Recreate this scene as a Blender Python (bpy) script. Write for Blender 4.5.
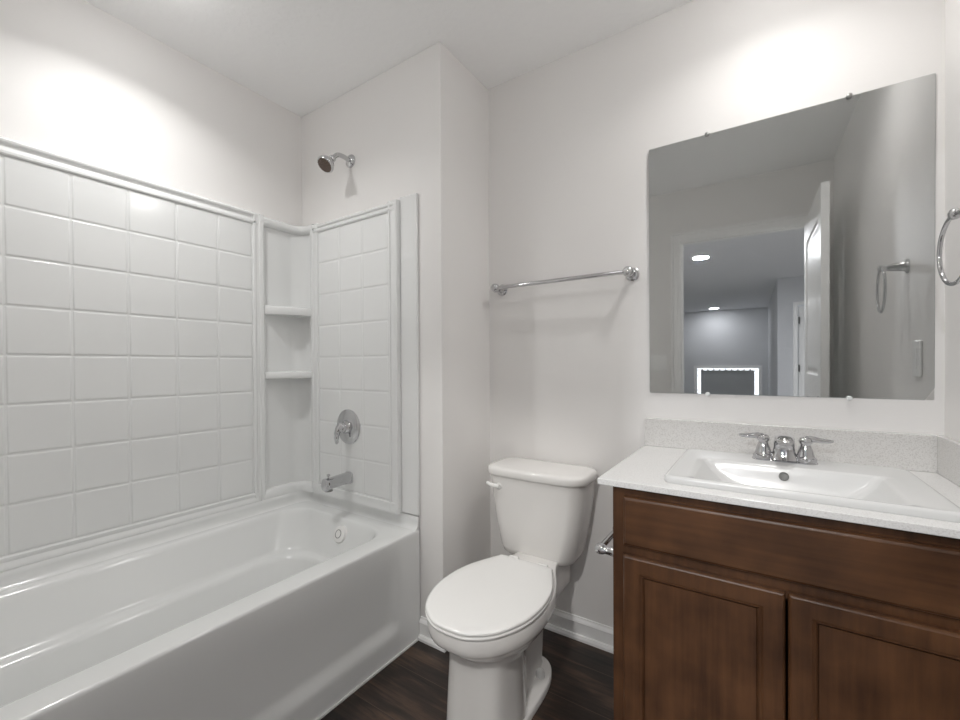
import bpy, bmesh, math, random
from math import sin, cos, pi, radians, sqrt
from mathutils import Vector, Matrix

for o in list(bpy.data.objects): bpy.data.objects.remove(o)
S = bpy.context.scene
COL = S.collection
random.seed(4)

# ------------------------------------------------------------------ camera
YAW, PITCH, ROLL = .5865, .0057, -.0054
fw = Vector((-sin(YAW)*cos(PITCH), cos(YAW)*cos(PITCH), -sin(PITCH)))
rt = Vector((cos(YAW), sin(YAW), 0)); up = rt.cross(fw)
r2 = rt*cos(ROLL) + up*sin(ROLL); u2 = up*cos(ROLL) - rt*sin(ROLL)
cam = bpy.data.objects.new('camera', bpy.data.cameras.new('camera')); COL.objects.link(cam)
cam.matrix_world = Matrix(((r2.x, u2.x, -fw.x, 0), (r2.y, u2.y, -fw.y, 0), (r2.z, u2.z, -fw.z, 1.1382), (0, 0, 0, 1)))
cam.data.sensor_width = 36; cam.data.lens = 423.65*36/960
cam.data.shift_y = 8.085/960
cam.data.clip_start = .02
S.camera = cam

# ------------------------------------------------------------------ world, exposure
W = bpy.data.worlds.new('world'); S.world = W; W.use_nodes = True
W.node_tree.nodes['Background'].inputs[0].default_value = (.75, .85, 1, 1)
W.node_tree.nodes['Background'].inputs[1].default_value = .6
S.view_settings.view_transform = 'Standard'; S.view_settings.look = 'None'
S.view_settings.gamma = 1; S.view_settings.use_curve_mapping = False
S.view_settings.exposure = 0.50
S.cycles.max_bounces = 20; S.cycles.diffuse_bounces = 16; S.cycles.glossy_bounces = 8
TUB_LIGHT = 11.5      # watts of the recessed lamps
VANITY_LIGHT = 17.0
CEILING_FILL = 6.0  # strength of the added bathroom fill lamp
HALL_LIGHT = 64.0
DOOR_FILL = 25.0  # added fill lamp beyond the door
HALL_FAR = 12.0

# ------------------------------------------------------------------ dimensions (metres)
YB, XR, XC, YE, XL, ZC, YR = 1.6938, .4238, -1.0703, 1.335, -1.997, 2.44, -.18
XA = -1.193                    # face of the tub apron
T = .10

# ------------------------------------------------------------------ materials
def mat(name, col, rough=.5, metal=0, spec=.5, coat=0, bump=0, bscale=80, var=0, vscale=5, emit=None, es=0, trans=0):
    m = bpy.data.materials.new(name); m.use_nodes = True
    nt = m.node_tree; b = nt.nodes['Principled BSDF']
    b.inputs['Base Color'].default_value = (*col, 1); b.inputs['Roughness'].default_value = rough
    b.inputs['Metallic'].default_value = metal; b.inputs['Specular IOR Level'].default_value = spec
    b.inputs['Coat Weight'].default_value = coat; b.inputs['Coat Roughness'].default_value = .05
    b.inputs['Transmission Weight'].default_value = trans
    if emit: b.inputs['Emission Color'].default_value = (*emit, 1); b.inputs['Emission Strength'].default_value = es
    tc = nt.nodes.new('ShaderNodeTexCoord')
    if bump:
        n = nt.nodes.new('ShaderNodeTexNoise'); n.inputs['Scale'].default_value = bscale; n.inputs['Detail'].default_value = 4
        nt.links.new(tc.outputs['Object'], n.inputs['Vector'])
        k = nt.nodes.new('ShaderNodeBump'); k.inputs['Strength'].default_value = bump; k.inputs['Distance'].default_value = .002
        nt.links.new(n.outputs['Fac'], k.inputs['Height']); nt.links.new(k.outputs['Normal'], b.inputs['Normal'])
    if var:
        n = nt.nodes.new('ShaderNodeTexNoise'); n.inputs['Scale'].default_value = vscale; n.inputs['Detail'].default_value = 3
        nt.links.new(tc.outputs['Object'], n.inputs['Vector'])
        r = nt.nodes.new('ShaderNodeValToRGB'); r.color_ramp.elements[0].position = .3; r.color_ramp.elements[1].position = .7
        r.color_ramp.elements[0].color = (*[c*(1-var) for c in col], 1); r.color_ramp.elements[1].color = (*[min(1, c*(1+var)) for c in col], 1)
        nt.links.new(n.outputs['Fac'], r.inputs['Fac']); nt.links.new(r.outputs['Color'], b.inputs['Base Color'])
    return m

def wood_floor():
    m = bpy.data.materials.new('dark_plank_floor'); m.use_nodes = True; nt = m.node_tree; b = nt.nodes['Principled BSDF']
    N = lambda t: nt.nodes.new(t)
    tc = N('ShaderNodeTexCoord'); mp = N('ShaderNodeMapping'); nt.links.new(tc.outputs['Object'], mp.inputs[0])
    mp.inputs['Location'].default_value = (.33, -.032, 0)
    br = N('ShaderNodeTexBrick'); br.offset = .37; br.inputs['Scale'].default_value = 1
    br.inputs['Brick Width'].default_value = 1.22; br.inputs['Row Height'].default_value = .189; br.inputs['Mortar Size'].default_value = .0012
    br.inputs['Mortar Smooth'].default_value = .3
    br.inputs['Color1'].default_value = (.1, .1, .1, 1); br.inputs['Color2'].default_value = (.9, .9, .9, 1); br.inputs['Mortar'].default_value = (.5, .5, .5, 1)
    nt.links.new(mp.outputs[0], br.inputs['Vector'])
    # grain: noise stretched along x, shifted per plank
    sc = N('ShaderNodeVectorMath'); sc.operation = 'MULTIPLY'; sc.inputs[1].default_value = (2.6, 34, 1); nt.links.new(mp.outputs[0], sc.inputs[0])
    ad = N('ShaderNodeVectorMath'); ad.operation = 'ADD'; nt.links.new(sc.outputs[0], ad.inputs[0])
    cs = N('ShaderNodeVectorMath'); cs.operation = 'SCALE'; cs.inputs['Scale'].default_value = 17; nt.links.new(br.outputs['Color'], cs.inputs[0]); nt.links.new(cs.outputs[0], ad.inputs[1])
    n1 = N('ShaderNodeTexNoise'); n1.inputs['Scale'].default_value = 1.3; n1.inputs['Detail'].default_value = 8; n1.inputs['Roughness'].default_value = .65; n1.inputs['Distortion'].default_value = .8
    nt.links.new(ad.outputs[0], n1.inputs['Vector'])
    sc2 = N('ShaderNodeVectorMath'); sc2.operation = 'MULTIPLY'; sc2.inputs[1].default_value = (2.5, 7, 1); nt.links.new(mp.outputs[0], sc2.inputs[0])
    n2 = N('ShaderNodeTexNoise'); n2.inputs['Scale'].default_value = 1.6; n2.inputs['Detail'].default_value = 3; nt.links.new(sc2.outputs[0], n2.inputs['Vector'])
    mx = N('ShaderNodeMath'); mx.operation = 'MULTIPLY_ADD'; mx.inputs[1].default_value = .55; nt.links.new(n1.outputs['Fac'], mx.inputs[0])
    mm = N('ShaderNodeMath'); mm.operation = 'MULTIPLY'; mm.inputs[1].default_value = .45; nt.links.new(n2.outputs['Fac'], mm.inputs[0]); nt.links.new(mm.outputs[0], mx.inputs[2])
    r = N('ShaderNodeValToRGB'); e = r.color_ramp.elements
    e[0].position = .34; e[0].color = (.008, .006, .005, 1); e[1].position = .68; e[1].color = (.125, .075, .048, 1)
    q = e.new(.5); q.color = (.034, .022, .017, 1)
    nt.links.new(mx.outputs[0], r.inputs['Fac'])
    mk = N('ShaderNodeMix'); mk.data_type = 'RGBA'; mk.inputs[7].default_value = (.10, .068, .05, 1)
    nt.links.new(br.outputs['Fac'], mk.inputs[0]); nt.links.new(r.outputs['Color'], mk.inputs[6]); nt.links.new(mk.outputs[2], b.inputs['Base Color'])
    b.inputs['Roughness'].default_value = .42
    k = N('ShaderNodeBump'); k.inputs['Strength'].default_value = .25; k.inputs['Distance'].default_value = .002
    nt.links.new(n1.outputs['Fac'], k.inputs['Height']); nt.links.new(k.outputs['Normal'], b.inputs['Normal'])
    return m

def stained_wood(name, axis):
    m = bpy.data.materials.new(name); m.use_nodes = True; nt = m.node_tree; b = nt.nodes['Principled BSDF']
    N = lambda t: nt.nodes.new(t)
    tc = N('ShaderNodeTexCoord')
    s = {'x': (3, 60, 60), 'z': (60, 60, 3)}[axis]
    sc = N('ShaderNodeVectorMath'); sc.operation = 'MULTIPLY'; sc.inputs[1].default_value = s; nt.links.new(tc.outputs['Object'], sc.inputs[0])
    n1 = N('ShaderNodeTexNoise'); n1.inputs['Scale'].default_value = 1; n1.inputs['Detail'].default_value = 6; n1.inputs['Roughness'].default_value = .6; nt.links.new(sc.outputs[0], n1.inputs['Vector'])
    n2 = N('ShaderNodeTexNoise'); n2.inputs['Scale'].default_value = 7; n2.inputs['Detail'].default_value = 4; nt.links.new(tc.outputs['Object'], n2.inputs['Vector'])
    a = N('ShaderNodeMath'); a.operation = 'MULTIPLY'; a.inputs[1].default_value = .4; nt.links.new(n1.outputs['Fac'], a.inputs[0])
    c = N('ShaderNodeMath'); c.operation = 'MULTIPLY_ADD'; c.inputs[1].default_value = .6; nt.links.new(n2.outputs['Fac'], c.inputs[0]); nt.links.new(a.outputs[0], c.inputs[2])
    r = N('ShaderNodeValToRGB'); e = r.color_ramp.elements
    e[0].position = .36; e[0].color = (.042, .018, .008, 1); e[1].position = .66; e[1].color = (.112, .050, .022, 1)
    nt.links.new(c.outputs[0], r.inputs['Fac']); nt.links.new(r.outputs['Color'], b.inputs['Base Color'])
    b.inputs['Roughness'].default_value = .36; b.inputs['Specular IOR Level'].default_value = .3
    return m

def quartz(name, base, dark):
    m = bpy.data.materials.new(name); m.use_nodes = True; nt = m.node_tree; b = nt.nodes['Principled BSDF']
    N = lambda t: nt.nodes.new(t)
    tc = N('ShaderNodeTexCoord'); v = N('ShaderNodeTexNoise'); v.inputs['Scale'].default_value = 330; v.inputs['Detail'].default_value = 2
    nt.links.new(tc.outputs['Object'], v.inputs['Vector'])
    r = N('ShaderNodeValToRGB'); e = r.color_ramp.elements; e[0].position = .36; e[0].color = (*dark, 1); e[1].position = .5; e[1].color = (*base, 1)
    nt.links.new(v.outputs['Fac'], r.inputs['Fac']); nt.links.new(r.outputs['Color'], b.inputs['Base Color']); b.inputs['Roughness'].default_value = .16
    return m

M = {}
M['wall'] = mat('warm_grey_wall_paint', (.79, .775, .762), .55, bump=.12, bscale=260)
M['ceil'] = mat('white_ceiling_paint', (.92, .92, .92), .75, bump=1.0, bscale=45)
M['trim'] = mat('white_trim_paint', (.90, .90, .895), .3)
M['acrylic'] = mat('white_gloss_acrylic', (.765, .771, .766), .12)
M['tub'] = mat('white_tub_acrylic', (.755, .762, .756), .14)
M['porc'] = mat('white_porcelain', (.80, .785, .765), .09)
M['seat'] = mat('white_seat_plastic', (.82, .815, .80), .2)
M['chrome'] = mat('chrome', (.58, .58, .59), .05, 1)
M['dchrome'] = mat('dark_nozzle_face', (.12, .085, .065), .5)
M['mirror'] = mat('mirror_silvering', (.97, .97, .965), .003, 1)
M['medge'] = mat('mirror_glass_edge', (.35, .38, .37), .2)
M['quartz'] = quartz('white_quartz', (.73, .725, .717), (.64, .63, .62))
M['splash'] = quartz('speckled_quartz', (.66, .65, .635), (.54, .525, .51))
M['sink'] = mat('white_sink_china', (.63, .63, .625), .2)
M['hole'] = mat('dark_overflow_slot', (.10, .10, .095), .4)
M['grey'] = mat('grey_metal', (.28, .28, .27), .35, .6)
M['woodx'] = stained_wood('brown_stained_wood_across', 'x')
M['woodz'] = stained_wood('brown_stained_wood_upright', 'z')
M['darkin'] = mat('dark_cabinet_interior', (.03, .016, .01), .7)
M['floor'] = wood_floor()
M['plate'] = mat('white_switch_plastic', (.95, .95, .94), .25)
M['caulk'] = mat('white_caulk', (.80, .80, .78), .5)
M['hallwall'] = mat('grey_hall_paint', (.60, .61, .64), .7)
M['hallceil'] = mat('hall_ceiling_paint', (.78, .79, .82), .8, bump=.3, bscale=60)
M['carpet'] = mat('grey_carpet', (.30, .29, .28), .95, bump=.6, bscale=300)
M['shade'] = mat('dark_roller_shade', (.30, .305, .32), .8)
M['hinge'] = mat('black_hinge_metal', (.02, .02, .02), .4, .5)
M['lens'] = mat('lamp_lens', (1, 1, 1), .5, emit=(1, .97, .93), es=18)
M['hlens'] = mat('hall_lamp_lens', (1, 1, 1), .5, emit=(1, .96, .9), es=25)
M['day'] = mat('daylit_glass', (.8, .85, .9), .2, emit=(.92, .96, 1), es=1.6)
M['clip'] = mat('clear_clip_plastic', (.85, .87, .87), .1, spec=.8)

# ------------------------------------------------------------------ mesh helpers
def fin(name, bm, m, parent=None, smooth=None, bevel=0, bseg=2, sub=0):
    bmesh.ops.recalc_face_normals(bm, faces=bm.faces)
    me = bpy.data.meshes.new(name); bm.to_mesh(me); bm.free()
    o = bpy.data.objects.new(name, me); COL.objects.link(o)
    me.materials.append(M[m] if isinstance(m, str) else m)
    if parent: o.parent = parent; o.matrix_parent_inverse = Matrix.Translation(-parent.location)
    if bevel:
        k = o.modifiers.new('bevel', 'BEVEL'); k.width = bevel; k.segments = bseg; k.limit_method = 'ANGLE'; k.angle_limit = radians(35)
    if sub:
        k = o.modifiers.new('sub', 'SUBSURF'); k.levels = sub; k.render_levels = sub
    ang = smooth if smooth else (40 if bevel else None)
    if ang:
        for p in me.polygons: p.use_smooth = True
        me.set_sharp_from_angle(angle=radians(ang))
    return o

def box(bm, x0, x1, y0, y1, z0, z1):
    v = [bm.verts.new((x, y, z)) for x in (x0, x1) for y in (y0, y1) for z in (z0, z1)]
    for f in ((0, 1, 3, 2), (4, 6, 7, 5), (0, 4, 5, 1), (2, 3, 7, 6), (0, 2, 6, 4), (1, 5, 7, 3)):
        bm.faces.new([v[i] for i in f])

def bx(name, m, b, parent=None, bevel=0, bseg=2):
    bm = bmesh.new(); box(bm, *b); return fin(name, bm, m, parent, bevel=bevel, bseg=bseg)

def loft(bm, rings, closed=True, cap0=False, cap1=False):
    R = [[bm.verts.new(p) for p in r] for r in rings]
    n = len(R[0])
    for a, b in zip(R, R[1:]):
        for i in range(n if closed else n-1):
            j = (i+1) % n
            bm.faces.new((a[i], a[j], b[j], b[i]))
    if cap0: bm.faces.new(R[0])
    if cap1: bm.faces.new(R[-1])
    return R

def frame_of(d):
    d = d.normalized(); a = Vector((0, 0, 1)) if abs(d.z) < .9 else Vector((1, 0, 0))
    u = d.cross(a).normalized(); return u, d.cross(u).normalized()

def tube(bm, path, radii, n=16, caps=True, ell=None):
    P = [Vector(p) for p in path]
    if not hasattr(radii, '__len__'): radii = [radii]*len(P)
    rings = []; u = None
    for i, p in enumerate(P):
        d = (P[min(i+1, len(P)-1)] - P[max(i-1, 0)]).normalized()
        if u is None: u, w = frame_of(d)
        else: u = (u - d*u.dot(d)).normalized(); w = d.cross(u)
        rings.append([p + (u*cos(2*pi*k/n) + w*sin(2*pi*k/n))*radii[i] for k in range(n)])
    loft(bm, rings, cap0=caps, cap1=caps)

def lathe(bm, o, axis, prof, n=28, caps=True):
    """prof: (distance along axis, radius)"""
    o = Vector(o); d = Vector(axis).normalized(); u, w = frame_of(d)
    loft(bm, [[o + d*h + (u*cos(2*pi*k/n) + w*sin(2*pi*k/n))*max(r, 1e-4) for k in range(n)] for h, r in prof], cap0=caps, cap1=caps)

def arc(pts, n=8):
    """Catmull-Rom through pts"""
    P = [Vector(p) for p in pts]; P = [P[0]*2-P[1]] + P + [P[-1]*2-P[-2]]; out = []
    for i in range(1, len(P)-2):
        for k in range(n):
            t = k/n; a, b, c, d = P[i-1:i+3]
            out.append(.5*((2*b) + (c-a)*t + (2*a-5*b+4*c-d)*t*t + (3*b-a-3*c+d)*t**3))
    out.append(P[-2]); return out

def rrect(x0, x1, y0, y1, r, z, nc=8, ns=10):
    """closed rounded rectangle, constant vertex count"""
    out = []
    C = [(x1-r, y1-r, 0), (x0+r, y1-r, 90), (x0+r, y0+r, 180), (x1-r, y0+r, 270)]
    for i, (cx, cy, a0) in enumerate(C):
        A = [(cx+r*cos(radians(a0+90*k/nc)), cy+r*sin(radians(a0+90*k/nc))) for k in range(nc+1)]
        out += A
        nx = C[(i+1) % 4]; a1 = radians(nx[2]); q = (nx[0]+r*cos(a1), nx[1]+r*sin(a1))
        for k in range(1, ns): out.append((A[-1][0]+(q[0]-A[-1][0])*k/ns, A[-1][1]+(q[1]-A[-1][1])*k/ns))
    return [(x, y, z(x, y) if callable(z) else z) for x, y in out]

def sweep_profile(bm, prof, path_fn, ts, closed=True):
    """prof points (a, b) put in 3D by path_fn(t, a, b)"""
    loft(bm, [[path_fn(t, a, b) for a, b in prof] for t in ts], closed=closed, cap0=closed, cap1=closed)

def thing(name, label, cat, loc=(0, 0, 0), group=None):
    o = bpy.data.objects.new(name, None); COL.objects.link(o); o.location = loc; o.empty_display_size = .1
    o['label'] = label; o['category'] = cat
    if group: o['group'] = group
    return o
def tag(o, label, cat, group=None):
    o['label'] = label; o['category'] = cat
    if group: o['group'] = group
    return o
def struct(o, label=None, cat=None):
    o['kind'] = 'structure'
    if label: o['label'] = label
    if cat: o['category'] = cat
    return o
sm = lambda t: (lambda t: t*t*(3-2*t))(max(0, min(1, t)))

# ------------------------------------------------------------------ shell: bathroom
struct(bx('floor', 'floor', (XL-T, XR+T, YR-.11, YB+T, -.05, 0)), 'dark brown wood plank floor of the bathroom', 'floor')
struct(bx('ceiling', 'ceil', (XL-T, XR+T, YR, YB+T, ZC, ZC+.08)), 'white lightly textured bathroom ceiling', 'ceiling')
struct(bx('wall_left', 'wall', (XL-T, XL, YR, YE, 0, ZC)), 'pale grey wall above the long side of the bathtub', 'wall')
bm = bmesh.new(); v = [(XL-T, YE), (XC, YE), (XC, YB+T), (XL-T, YB+T)]
a = [bm.verts.new((x, y, 0)) for x, y in v]; b = [bm.verts.new((x, y, ZC)) for x, y in v]
for i in range(4): bm.faces.new((a[i], a[(i+1) % 4], b[(i+1) % 4], b[i]))
bm.faces.new(a); bm.faces.new(b)
struct(fin('wall_shower_end', bm, 'wall', bevel=.004), 'pale grey wall projecting beside the toilet, with the shower head on it', 'wall')
struct(bx('wall_back', 'wall', (XC, XR+T, YB, YB+T, 0, ZC)), 'pale grey wall behind the toilet and the mirror', 'wall')
struct(bx('wall_right', 'wall', (XR, XR+T, YR, YB, 0, ZC)), 'pale grey wall with the towel ring at the right edge', 'wall')
DX0, DX1, DZ = -.480, .307, 2.052          # door opening
bm = bmesh.new()
for b_ in ((XL-T, DX0-.02, YR-.11, YR, 0, ZC+.08), (DX1+.02, 2.6, YR-.11, YR, 0, ZC+.08), (DX0-.02, DX1+.02, YR-.11, YR, DZ+.02, ZC+.08), (-4.2, XL-T, YR-.11, YR, 0, ZC+.08)): box(bm, *b_)
struct(fin('wall_rear', bm, 'wall'), 'wall with the open doorway, seen in the mirror', 'wall')

# baseboards with shoe moulding: profile (distance from wall, height)
BP = [(0, 0), (.022, 0), (.022, .010), (.017, .020), (.011, .022), (.011, .066), (.014, .070), (.011, .076), (.006, .083), (.004, .090), (0, .090)]
def baseboard(name, p, q, nrm, label):
    p, q, nrm = Vector((*p, 0)), Vector((*q, 0)), Vector((*nrm, 0)); bm = bmesh.new()
    loft(bm, [[e + nrm*a + Vector((0, 0, b)) for a, b in BP] for e in (p, q)], cap0=True, cap1=True)
    return struct(fin(name, bm, 'trim'), label, 'baseboard')
baseboard('baseboard_back', (XC+.0225, YB), (-.336, YB), (0, -1), 'white baseboard on the wall behind the toilet')
baseboard('baseboard_return', (XC, YE-.0), (XC, YB), (1, 0), 'white baseboard on the side wall left of the toilet')
baseboard('baseboard_shower_end', (XA+.003, YE), (XC+.022, YE), (0, -1), 'short white baseboard between the bathtub and the wall corner')
baseboard('baseboard_right', (XR, YR), (XR, 1.17), (-1, 0), 'white baseboard on the right wall beyond the vanity')

# door jamb, casing, leaf
bm = bmesh.new()
for b_ in ((DX0-.02, DX0, YR-.11, YR, 0, DZ+.02), (DX1, DX1+.02, YR-.11, YR, 0, DZ+.02), (DX0, DX1, YR-.11, YR, DZ, DZ+.02),
           (DX0, DX0+.010, YR-.075, YR-.04, 0, DZ), (DX0, DX1, YR-.075, YR-.04, DZ-.010, DZ)): box(bm, *b_)
struct(fin('trim_1', bm, 'trim'), 'white jamb lining the open doorway', 'door jamb')
CP = [(0, 0), (0, .010), (.004, .014), (.018, .016), (.040, .013), (.046, .008), (.052, .017), (.060, .015), (.062, 0)]   # (out from opening, thickness)
def casing(name, yw, sgn, x0, x1, z1, label, m='trim'):
    bm = bmesh.new()
    def ring(px, pz, dx, dz): return [(px+a*dx, yw+sgn*t, pz+a*dz) for a, t in CP]
    loft(bm, [ring(x0-.004, 0, -1, 0), ring(x0-.004, z1+.004, -1, 1), ring(x1+.004, z1+.004, 1, 1), ring(x1+.004, 0, 1, 0)], cap0=True, cap1=True)
    return struct(fin(name, bm, m), label, 'door casing')
casing('trim_2', YR, 1, DX0, DX1, DZ, 'white moulded casing around the open doorway, seen in the mirror')
casing('trim_3', YR-.11, -1, DX0, DX1, DZ, 'white moulded casing on the hall side of the doorway')

def panel_door(bm, x0, x1, y0, y1, z0, z1, panels):
    """leaf lying in the y-z plane; recessed panels on both faces"""
    for side, x in ((-1, x0), (1, x1)):
        cells_y = sorted({y0, y1, *[p[0] for p in panels], *[p[1] for p in panels]}); cells_z = sorted({z0, z1, *[p[2] for p in panels], *[p[3] for p in panels]})
        for i in range(len(cells_y)-1):
            for j in range(len(cells_z)-1):
                q = (cells_y[i], cells_y[i+1], cells_z[j], cells_z[j+1])
                if any(abs(q[0]-p[0])+abs(q[1]-p[1])+abs(q[2]-p[2])+abs(q[3]-p[3]) < 1e-6 for p in panels):
                    def rg(d, dep): return [(x-side*dep, yy, zz) for yy, zz in ((q[0]+d, q[2]+d), (q[1]-d, q[2]+d), (q[1]-d, q[3]-d), (q[0]+d, q[3]-d))]
                    loft(bm, [rg(0, 0), rg(.010, .007), rg(.022, .009), rg(.040, .003), rg(.060, .001)], cap1=True)
                else:
                    bm.faces.new([bm.verts.new((x, yy, zz)) for yy, zz in ((q[0], q[2]), (q[1], q[2]), (q[1], q[3]), (q[0], q[3]))])
    for c in (((y0, z0), (y1, z0)), ((y1, z0), (y1, z1)), ((y1, z1), (y0, z1)), ((y0, z1), (y0, z0))):
        bm.faces.new([bm.verts.new(p) for p in ((x0, *c[0]), (x1, *c[0]), (x1, *c[1]), (x0, *c[1]))])
    bmesh.ops.remove_doubles(bm, verts=bm.verts, dist=1e-5)
LY0, LY1 = YR+.018, YR+.018+.782
door = struct(thing('door_1', 'white panelled door leaf swung into the bathroom, seen in the mirror', 'door', (DX1-.02, LY0, .012)))
door['kind'] = 'structure'
bm = bmesh.new(); panel_door(bm, DX1-.036, DX1-.001, LY0, LY1, .012, 2.048, [(LY0+.12, LY1-.12, .24, .86), (LY0+.12, LY1-.12, 1.06, 1.90)])
fin('door_leaf', bm, 'trim', door)
for z in (.25, 1.05, 1.85):
    bm = bmesh.new(); lathe(bm, (DX1+.004, LY0-.008, z), (0, 0, 1), [(0, .006), (.09, .006)], 12); fin('hinge', bm, 'chrome', door, smooth=40)
for s, x in ((-1, DX1-.036), (1, DX1-.001)):
    bm = bmesh.new(); lathe(bm, (x, LY1-.065, .93), (s, 0, 0), [(0, .03), (.006, .03), (.010, .012), (.030, .011), (.034, .024), (.046, .028), (.056, .022), (.060, .006)], 20)
    fin('door_knob', bm, 'chrome', door, smooth=40)

# ------------------------------------------------------------------ hall and room beyond (seen in the mirror)
HX = .333; HY = -9.3
hy = YR-.11
struct(bx('floor_hall', 'carpet', (-4.2, 2.6, HY-.1, hy, -.05, -.001)), 'grey carpet of the room beyond the doorway', 'floor')
struct(bx('ceiling_hall', 'hallceil', (-4.2, 2.6, HY-.1, hy, ZC, ZC+.08)), 'dim grey ceiling of the room beyond the doorway', 'ceiling')
WX0, WX1, WZ0, WZ1 = -1.24, .14, .25, .93
bm = bmesh.new()
for b_ in ((-4.2, WX0, HY-.1, HY, 0, ZC), (WX1, HX, HY-.1, HY, 0, ZC), (WX0, WX1, HY-.1, HY, 0, WZ0), (WX0, WX1, HY-.1, HY, WZ1, ZC)): box(bm, *b_)
struct(fin('wall_hall_far', bm, 'hallwall'), 'far grey wall with the window, seen in the mirror', 'wall')
bm = bmesh.new(); HD0, HD1 = .60, 1.36
for b_ in ((HX, HD0-.02, HY-.1, -4.9, 0, ZC), (HD1+.02, 2.6, -5.0, -4.9, 0, ZC), (HD0-.02, HD1+.02, -5.0, -4.9, 2.0, ZC)): box(bm, *b_)
struct(fin('wall_hall_corner', bm, 'hallwall'), 'grey wall jutting out right of the window, with a white door, seen in the mirror', 'wall')
struct(bx('wall_hall_left', 'hallwall', (-4.3, -4.2, HY, hy, 0, ZC)), 'left wall of the room beyond the doorway', 'wall')
struct(bx('wall_hall_right', 'hallwall', (2.6, 2.7, -5.0, hy, 0, ZC)), 'right wall of the room beyond the doorway', 'wall')
casing('trim_4', -4.9, 1, HD0, HD1, 1.98, 'white casing of the far white door, seen in the mirror')
hd = struct(thing('door_2', 'white door in the far grey wall with black hinges, seen in the mirror', 'door', (HD0, -4.93, 0)))
bm = bmesh.new(); box(bm, HD0+.003, HD1-.003, -4.955, -4.915, .01, 1.975); fin('door_leaf', bm, 'trim', hd, bevel=.003)
for z in (.25, .95, 1.70):
    bm = bmesh.new(); box(bm, HD0-.012, HD0+.022, -4.915, -4.898, z, z+.11); fin('hinge', bm, 'hinge', hd)
win = struct(thing('window_1', 'bright window with a dark shade pulled down, seen in the mirror', 'window', ((WX0+WX1)/2, HY, WZ0)))
bm = bmesh.new()
for b_ in ((WX0-.07, WX0, HY, HY+.02, WZ0-.07, WZ1+.07), (WX1, WX1+.07, HY, HY+.02, WZ0-.07, WZ1+.07), (WX0, WX1, HY, HY+.02, WZ1, WZ1+.07), (WX0, WX1, HY, HY+.035, WZ0-.07, WZ0)): box(bm, *b_)
fin('window_frame', bm, 'trim', win, bevel=.004)
bx('pane', 'day', (WX0, WX1, HY-.09, HY-.08, WZ0, WZ1), win)
bm = bmesh.new(); box(bm, WX0+.09, WX1-.09, HY-.045, HY-.040, WZ0+.0, WZ1-.06)
for k in range(9): box(bm, WX0+.10+k*.135, WX0+.14+k*.135, HY-.05, HY-.035, WZ1-.06, WZ1-.03)
fin('window_shade', bm, 'shade', win)

def ceiling_lamp(name, x, y, r, power, label, lens, color, group=None, spread=180):
    t = thing(name, label, 'ceiling light', (x, y, ZC), group)
    bm = bmesh.new(); lathe(bm, (x, y, ZC-.0005), (0, 0, -1), [(0, r+.018), (.006, r+.018), (.010, r+.008), (.010, r+.001), (.004, r), (0, r)], 40, caps=False); fin('trim_ring', bm, 'trim', t, smooth=40)
    bm = bmesh.new(); lathe(bm, (x, y, ZC-.001), (0, 0, -1), [(0, r), (.004, r), (.0075, r*.6), (.008, 0)], 40); fin('lens', bm, lens, t, smooth=40)
    L = bpy.data.lights.new(name+'_bulb', 'AREA'); L.shape = 'DISK'; L.size = 2*r; L.energy = power; L.color = color; L.spread = radians(spread)
    o = bpy.data.objects.new('bulb', L); COL.objects.link(o); o.parent = t; o.location = (0, 0, -.014)
    return t
def dome_lamp(x, y, r, h, strength, label, watts, spread, tint):
    t = thing('dome_ceiling_light', label, 'ceiling light', (x, y, ZC))
    bm = bmesh.new(); lathe(bm, (x, y, ZC-.0005), (0, 0, -1), [(0, r+.012), (.012, r+.012), (.016, r+.006), (.016, r-.003), (0, r-.003)], 48, caps=False); fin('base_ring', bm, 'chrome', t, smooth=40)
    bm = bmesh.new(); lathe(bm, (x, y, ZC-.012), (0, 0, -1), [(h*sin(pi/2*k/10), r*cos(pi/2*k/10)) for k in range(11)], 48)
    fin('glass_dome', bm, mat('lit_glass_dome', (1, 1, 1), .4, emit=tint, es=strength), t, smooth=60)
    L = bpy.data.lights.new('dome_bulb', 'AREA'); L.shape = 'DISK'; L.size = .08; L.energy = watts; L.color = tint; L.spread = radians(spread)
    o = bpy.data.objects.new('bulb', L); COL.objects.link(o); o.parent = t; o.location = (0, 0, -.064)
dome_lamp(-1.60, .56, .085, .045, TUB_LIGHT, 'round dome ceiling light centred over the bathtub', 3.2, 142, (1, .997, .985))
dome_lamp(.05, 1.30, .085, .045, VANITY_LIGHT, 'round dome ceiling light above the vanity', 2.0, 145, (1, .985, .965))
ft = thing('ceiling_fill_light', 'added square white fill light with a lit lens on the bathroom ceiling, out of view', 'fill light', (-.78, .76, ZC))  # fan-shaped fill lamp, added to brighten the bathroom; no such source known
bm = bmesh.new(); box(bm, -.93, -.63, .61, .91, ZC-.012, ZC-.0005)
for k in range(5):
    for s_ in (-1, 1): box(bm, -.78+s_*(.118+.006*k)-.0015, -.78+s_*(.118+.006*k)+.0015, .64, .88, ZC-.016, ZC-.012)
fin('grille', bm, 'trim', ft, bevel=.003)
bm = bmesh.new(); lathe(bm, (-.78, .76, ZC-.012), (0, 0, -1), [(.045*sin(pi/2*k/8), .105*cos(pi/2*k/8)) for k in range(9)], 40); fin('lens', bm, mat('fill_light_lens', (1, 1, 1), .4, emit=(1, .99, .975), es=CEILING_FILL), ft, smooth=60)
ceiling_lamp('recessed_light', -.1, -.95, .085, DOOR_FILL, 'added round fill light on the ceiling just outside the bathroom doorway, out of view', 'hlens', (1, .985, .96))  # unseen lamp added to light the low fronts through the doorway
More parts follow.
